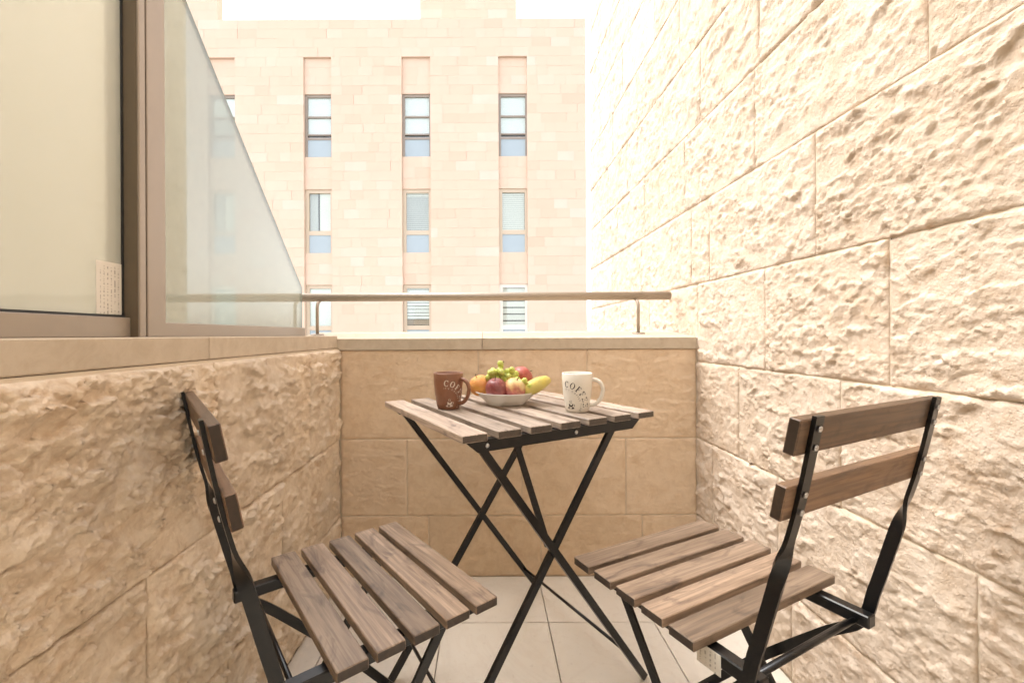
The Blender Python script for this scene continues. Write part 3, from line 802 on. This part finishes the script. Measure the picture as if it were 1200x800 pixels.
make_mug('coffee_mug', (.2355, 1.131, TH), .0395, .0295, .100, M['mug_cream'], M['ink_black'], R(-102), R(-14), 'cream mug with black coffee lettering right of the fruit bowl', True)

for o_ in (rwall, lwall, ewall, pwo, wn, gs, hr, bd): o_['kind'] = 'thing'

# ------------------------------------------------------------------ bowl and fruit
BX, BY = .056, 1.262
bw = MB(); bw.lathe([(0, .004), (.046, .004), (.048, .0), (.052, .0), (.056, .004), (.074, .020), (.086, .033), (.0905, .0355), (.0905, .0375), (.085, .0365), (.072, .025), (.052, .010), (0, .008)], 64)
bowl = bw.build('fruit_bowl', plain('white_porcelain', (.80, .77, .72), .18, var=.02), None, (BX, BY, TH))
tag(bowl, 'shallow white porcelain bowl holding fruit on the table', 'bowl')
def fruit_mat(name, stops, scale, rough=.35, grad=None):
    t = NT(name); c = t.coord('Object'); n = t.noise(c, scale, 5, .65, .8)
    if grad:
        sp = t.n('ShaderNodeSeparateXYZ'); t.l(c, sp.inputs[0])
        n = t.math('ADD', t.math('MULTIPLY', n, .6), t.math('MULTIPLY', t.math('ADD', sp.outputs[grad[0]], .03), grad[1]))
    col = t.ramp(n, stops)
    spk = t.ramp(t.noise(c, 420, 2, .5), [(.60, 0.0), (.68, 1.0)]); col = t.mix(t.math('MULTIPLY', spk, .22), col, (.62, .50, .33))
    blm = t.ramp(t.noise(c, 38, 3, .6), [(.45, 0.0), (.75, 1.0)]); col = t.mix(t.math('MULTIPLY', blm, .18), col, (.50, .40, .36))
    t.bump(t.noise(c, 160, 3, .6), .12, .001)
    return t.set(col, t.ramp(n, [(.3, rough), (.8, rough + .2)]))
def fruit(name, px, r, mat, label, tilt=(0, 0, 0), squash=.95, dent=.18, stem=True, cat='fruit', shape=None):
    m = MB(); n = 22; prof = []
    for k in range(n + 1):
        a = -math.pi / 2 + math.pi * k / n; rr_ = math.cos(a); z = math.sin(a)
        z *= squash
        if z > 0: z -= dent * math.exp(-(rr_ / .28) ** 2)
        else: z += dent * .6 * math.exp(-(rr_ / .25) ** 2)
        if shape == 'point' and z < 0: rr_ *= 1 - .28 * (-z)
        prof.append((max(rr_, 0) * r, z * r))
    m.lathe(prof, 30, wob=lambda q, v: 1 + .02 * math.sin(q * 2 + r * 100) + .012 * math.sin(5 * q))
    o = m.build(name, mat, None, (BX + px[0], BY + px[1], TH + px[2])); o.rotation_euler = tuple(R(a) for a in tilt); tag(o, label, cat)
    if stem:
        m = MB(); zt = (squash - dent) * r; m.tube([(0, 0, zt - .002), (.001, 0, zt + .006), (.003, .001, zt + .012)], .0012, 6); m.build('stem', M['stem'], o)
    return o
M['stem'] = plain('stem', (.10, .07, .03), .8)
plum = fruit_mat('plum_skin', [(.3, (.16, .028, .03)), (.55, (.24, .05, .045)), (.75, (.36, .12, .08))], 16)
necta = fruit_mat('nectarine_skin', [(.47, (.30, .05, .06)), (.56, (.48, .17, .10)), (.63, (.64, .42, .17)), (.8, (.68, .56, .28))], 14, .35, ('Z', 7.0))
peach = fruit_mat('peach_skin', [(.3, (.62, .20, .045)), (.6, (.70, .34, .07)), (.85, (.66, .42, .12))], 9, .6)
apple = fruit_mat('apple_skin', [(.3, (.33, .05, .04)), (.55, (.42, .09, .06)), (.8, (.52, .2, .12))], 14, .3)
fruit('plum', (-.029, -.044, .048), .0305, plum, 'dark red plum at the front left of the bowl', (18, -8, 0), 1.05)
fruit('nectarine', (.023, -.046, .048), .0320, necta, 'yellow and red nectarine at the front centre of the bowl', (20, 12, 0), 1.0)
fruit('peach', (-.075, .004, .052), .0325, peach, 'orange peach at the left edge of the bowl behind the brown mug', (10, -25, 0), .95)
fruit('apple', (.048, .030, .073), .0330, apple, 'red apple at the back right above the bowl', (-10, 55, 0), .98, shape='point')
fruit('plum', (.005, .035, .042), .030, plum, 'red plum under the grapes at the back of the bowl', (0, 30, 0), 1.0)
# banana: short thick fruit lying towards the right rim, dark tip to the left
t = NT('banana_skin'); c = t.coord('Object'); n1 = t.noise(c, 30, 4)
M['banana'] = t.set(t.mix(t.ramp(n1, [(.4, 0.0), (.7, 1.0)]), (.62, .50, .10), (.55, .46, .14)), .45)
bn = empty('banana', (BX + .062, BY - .040, TH + .040)); tag(bn, 'yellow banana with black tip on the right side of the bowl', 'banana')
m = MB(); pth = smooth_path([(-.018, -.008, .004, ), (-.006, -.006, .006), (.014, 0, .013), (.036, .014, .022), (.056, .04, .026), (.066, .07, .022)], 5)
rad_b = []
for i in range(len(pth)):
    q = i / (len(pth) - 1); rad_b.append(.006 + .0145 * math.sin(math.pi * min(1, q * 1.05 + .06)) ** .6 if q < .96 else .008)
m.tube(pth, rad_b, 10); m.build('skin', M['banana'], bn)
m = MB(); m.tube([pth[0] + Vector((-.007, -.002, -.002)), pth[0] + Vector((-.003, 0, 0)), pth[1]], [.004, .0065, .0072], 10); m.build('tip', plain('banana_tip', (.025, .018, .012), .8), bn)
# grapes
gm = fruit_mat('grape_skin', [(.3, (.42, .47, .06)), (.6, (.54, .58, .11)), (.85, (.66, .68, .24))], 40, .22)
gb = empty('grape_bunch', (BX, BY, TH + .067)); tag(gb, 'bunch of pale green grapes heaped on top of the bowl', 'grapes')
m = MB(); n = 10; prof = [(math.cos(-math.pi / 2 + math.pi * k / n), math.sin(-math.pi / 2 + math.pi * k / n) * 1.12) for k in range(n + 1)]
m.lathe([(r * .0090, z * .0090) for r, z in prof], 14); gme = m.mesh('grape'); gme.materials.append(gm)
rg = random.Random(5); spots = []
def gpos(x, y, z): spots.append((x, y, z))
for x, z in ((-.052, .010), (-.045, .022), (-.036, .012), (-.047, .002), (-.030, .024), (-.022, .014), (-.014, .026), (-.018, .030), (-.006, .018), (-.010, .008), (.002, .026), (.008, .014), (.014, .026), (.020, .018), (.012, .004), (.024, .008), (.016, .032), (-.026, .004), (-.001, .002), (-.015, .040), (-.016, .049), (-.038, .026), (.028, .020)):
    gpos(x, -.022 + rg.uniform(-.008, .012), z)
for x, y, z in ((.049, -.052, .004), (.062, -.054, -.012), (.030, -.040, .006), (.060, -.048, -.018)): gpos(x, y, z)
for k in range(26): gpos(rg.uniform(-.048, .028), rg.uniform(-.014, .03), rg.uniform(-.004, .026))
for x, y, z in spots:
    o = link('grape', gme, None, gb, (x, y, z)); o.rotation_euler = (rg.uniform(-1, 1), rg.uniform(-1, 1), 0); s_ = rg.uniform(.88, 1.08); o.scale = (s_, s_, s_)
m = MB(); m.tube([(-.03, -.004, .0), (-.016, -.008, .02), (-.014, -.012, .036), (-.006, -.004, .056)], .0015, 6); m.build('stalk', M['stem'], gb)
